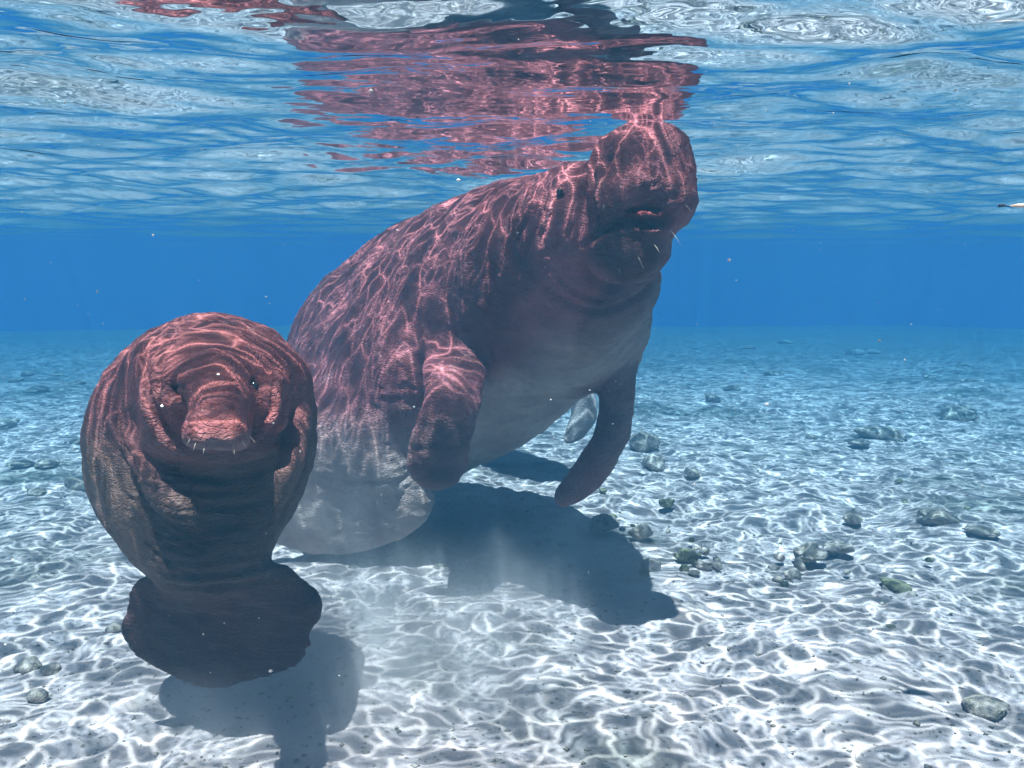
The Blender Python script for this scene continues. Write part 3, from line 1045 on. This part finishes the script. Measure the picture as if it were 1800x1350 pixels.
rr = random.Random(58)
for i in range(60):
    y = rr.uniform(840, 1120); x = rr.uniform(960, 1780)
    if i % 3: x, y = [(1150, 985), (1440, 975), (1075, 925), (1620, 920), (1210, 985), (1590, 1040)][i % 6][0] + rr.gauss(0, 55), [(1150, 985), (1440, 975), (1075, 925), (1620, 920), (1210, 985), (1590, 1040)][i % 6][1] + rr.gauss(0, 16)
    c = on_bed(x, y)
    s = rr.uniform(0.008, 0.024)
    rock((c[0], c[1], s * 0.1), s, s * rr.uniform(0.7, 1.2), s * rr.uniform(0.45, 0.8), 2000 + 5 * i, rr.choice([M_ROCK, M_ROCKG, M_ROCKP, M_ROCKP]),
         'thumb sized bit of rubble lying among the grey rocks on the sand', 'bits of rubble among the grey rocks')


# ------------------------------------------------------------------ drifting things
def drifting_leaf():
    p = P(1792, 362, 1.5)
    V, F = [], []
    n = 12
    for i in range(n + 1):
        t = i / n
        x = -0.018 + 0.085 * t
        w = 0.0085 * math.sin(math.pi * min(1, t * 1.02)) ** 0.7 + 0.0004
        for k in range(6):
            a = math.pi * k / 3
            V.append(p + np.array([x, 0.006 * math.sin(3 * t) + w * 1.6 * math.cos(a), w * 0.55 * math.sin(a) + 0.004 * t]))
    for i in range(n):
        for k in range(6):
            F.append((i * 6 + k, i * 6 + (k + 1) % 6, (i + 1) * 6 + (k + 1) % 6, (i + 1) * 6 + k))
    root = empty('drifting_leaf', tuple(p))
    tag(root, 'pale orange leaf with a dark stalk drifting below the water surface', 'leaf')
    mesh_obj('blade', V, np.array(F), mat_plain('leaf', (0.75, 0.42, 0.28), 0.5, col2=(0.8, 0.65, 0.5)), root)
    V, F = [], []
    for i in range(6):
        t = i / 5
        c = p + np.array([-0.036 + 0.02 * t, 0, 0.0008 * math.sin(5 * t)])
        r = 0.0030 - 0.0022 * sstep(0.3, 0.7, t)
        for k in range(6):
            a = math.pi * k / 3
            V.append(c + r * np.array([0, math.cos(a), math.sin(a)]))
    for i in range(5):
        for k in range(6):
            F.append((i * 6 + k, i * 6 + (k + 1) % 6, (i + 1) * 6 + (k + 1) % 6, (i + 1) * 6 + k))
    F = [tuple(f) for f in F] + [tuple(range(6))[::-1], tuple(range(30, 36))]
    mesh_obj('stalk', V, F, mat_plain('stalk', (0.03, 0.02, 0.03), 0.6), root)


drifting_leaf()

# grit and shell bits on the sand
g = np.random.default_rng(77)
base = np.array([(1, 0, 0), (-1, 0, 0), (0, 1, 0), (0, -1, 0), (0, 0, 1), (0, 0, -1)], float)
fac = np.array([(0, 2, 4), (2, 1, 4), (1, 3, 4), (3, 0, 4), (2, 0, 5), (1, 2, 5), (3, 1, 5), (0, 3, 5)])
NG = 3200
gy = 1.3 + 5.0 * g.random(NG) ** 1.4
gx = (g.random(NG) - 0.5) * 1.5 * gy
bvh_bed = None
bx_, by_ = axis(-EXT, -3.2, 3.2, EXT, 0.014, 80), axis(-12.0, 1.2, 6.0, EXT, 0.014, 90)
co = np.empty(len(bed.data.vertices) * 3, dtype=np.float32)
bed.data.vertices.foreach_get('co', co)
zz = co.reshape(len(bx_), len(by_), 3)[:, :, 2]
gz = zz[np.clip(np.searchsorted(bx_, gx), 0, len(bx_) - 1), np.clip(np.searchsorted(by_, gy), 0, len(by_) - 1)]
gs = 0.0016 + 0.0055 * g.random(NG) ** 3
GV = np.stack([gx, gy, gz + 0.3 * gs], -1)[:, None, :] + base[None] * (gs[:, None, None] * g.uniform(0.4, 1.5, (NG, 6, 1))) * np.array([1.3, 1.3, 0.7])
GF = (fac[None] + 6 * np.arange(NG)[:, None, None]).reshape(-1, 3)
grit = mesh_obj('grit', GV.reshape(-1, 3), GF, mat_plain('grit', (0.10, 0.085, 0.07), 0.85, col2=(0.32, 0.29, 0.25), nscale=3.0), smooth=False)
tag(grit, 'dark grit and shell bits strewn over the sand', 'grit', kind='stuff')

# specks of drifting matter
V, F = [], []
base = np.array([(1, 0, 0), (-1, 0, 0), (0, 1, 0), (0, -1, 0), (0, 0, 1), (0, 0, -1)], float)
fac = [(0, 2, 4), (2, 1, 4), (1, 3, 4), (3, 0, 4), (2, 0, 5), (1, 2, 5), (3, 1, 5), (0, 3, 5)]
for i in range(420):
    d = random.uniform(0.7, 3.0)
    p = np.array([random.uniform(-0.75, 0.75) * d, d, random.uniform(0.1, 1.3)])
    s = 0.0012 * random.uniform(0.5, 1.6)
    j = np.array([[random.uniform(0.5, 1.5) for _ in range(3)]])
    k = len(V)
    V += list(p + base * s * j)
    F += [tuple(k + q for q in f) for f in fac]
specks = mesh_obj('drifting_specks', V, F, mat_plain('specks', (0.75, 0.7, 0.65), 0.8), smooth=False)
tag(specks, 'tiny pale specks of drifting matter in the water', 'particles', kind='stuff')


# ------------------------------------------------------------------ water body as haze
def box(name, lo, hi, mat):
    V = [(x, y, z) for x in (lo[0], hi[0]) for y in (lo[1], hi[1]) for z in (lo[2], hi[2])]
    F = [(0, 1, 3, 2), (4, 6, 7, 5), (0, 4, 5, 1), (2, 3, 7, 6), (0, 2, 6, 4), (1, 5, 7, 3)]
    o = mesh_obj(name, V, F, mat, smooth=False)
    return o


m, t = new_mat('blue_water')
pv = t.n('ShaderNodeVolumePrincipled')
pv.inputs['Color'].default_value = (0.04, 0.150, 0.250, 1)
pv.inputs['Density'].default_value = 0.21
pv.inputs['Anisotropy'].default_value = 0.2
pv.inputs['Absorption Color'].default_value = (0.0, 0.346, 0.790, 1)   # red fades first in water
o_ = t.n('ShaderNodeOutputMaterial')
t.t.links.new(pv.outputs[0], o_.inputs['Volume'])
haze = box('haze', (-EXT - 1, -13, -5.2), (EXT + 1, EXT + 1, SURF_Z + 0.16), m)
tag(haze, 'clear blue water filling the spring', 'water', kind='stuff')


# ------------------------------------------------------------------ silt stirred up from the bed
SILT = [  # centre, radii, density
    ((-0.40, 2.02, 0.07), (0.36, 0.46, 0.10), 3.0),
    ((0.10, 2.80, 0.04), (0.42, 0.36, 0.08), 2.0),
    ((0.10, 2.50, 0.06), (0.22, 0.18, 0.10), 1.2),
    ((-0.55, 2.48, 0.32), (0.32, 0.20, 0.20), 0.4),
]
m, t = new_mat('silt')
p = t.pos()
warp = t.vmath('SCALE', t.vmath('SUBTRACT', t.noise(p, 4.0, 3.0, 0.6, out=1), (.5, .5, .5)), scale=0.45)
pw = t.vmath('ADD', p, warp)
tot = None
for c, r, a in SILT:
    q = t.vmath('DIVIDE', t.vmath('SUBTRACT', pw, tuple(c)), tuple(r))
    dd = t.n('ShaderNodeVectorMath', operation='DOT_PRODUCT')
    t.t.links.new(q, dd.inputs[0]); t.t.links.new(q, dd.inputs[1])
    g = t.math('MULTIPLY', t.math('EXPONENT', t.math('MULTIPLY', dd.outputs['Value'], -1.0)), a)
    tot = g if tot is None else t.math('ADD', tot, g)
tot = t.math('MAXIMUM', t.math('SUBTRACT', tot, 0.10), 0.0)
pv = t.n('ShaderNodeVolumePrincipled')
pv.inputs['Color'].default_value = (0.80, 0.79, 0.80, 1)
t.t.links.new(tot, pv.inputs['Density'])
o_ = t.n('ShaderNodeOutputMaterial')
t.t.links.new(pv.outputs[0], o_.inputs['Volume'])
silt = box('silt_cloud', (-1.15, 1.55, -0.06), (0.50, 3.55, 0.75), m)
tag(silt, 'pale cloud of silt stirred up from the sand below the manatees', 'silt', kind='stuff')
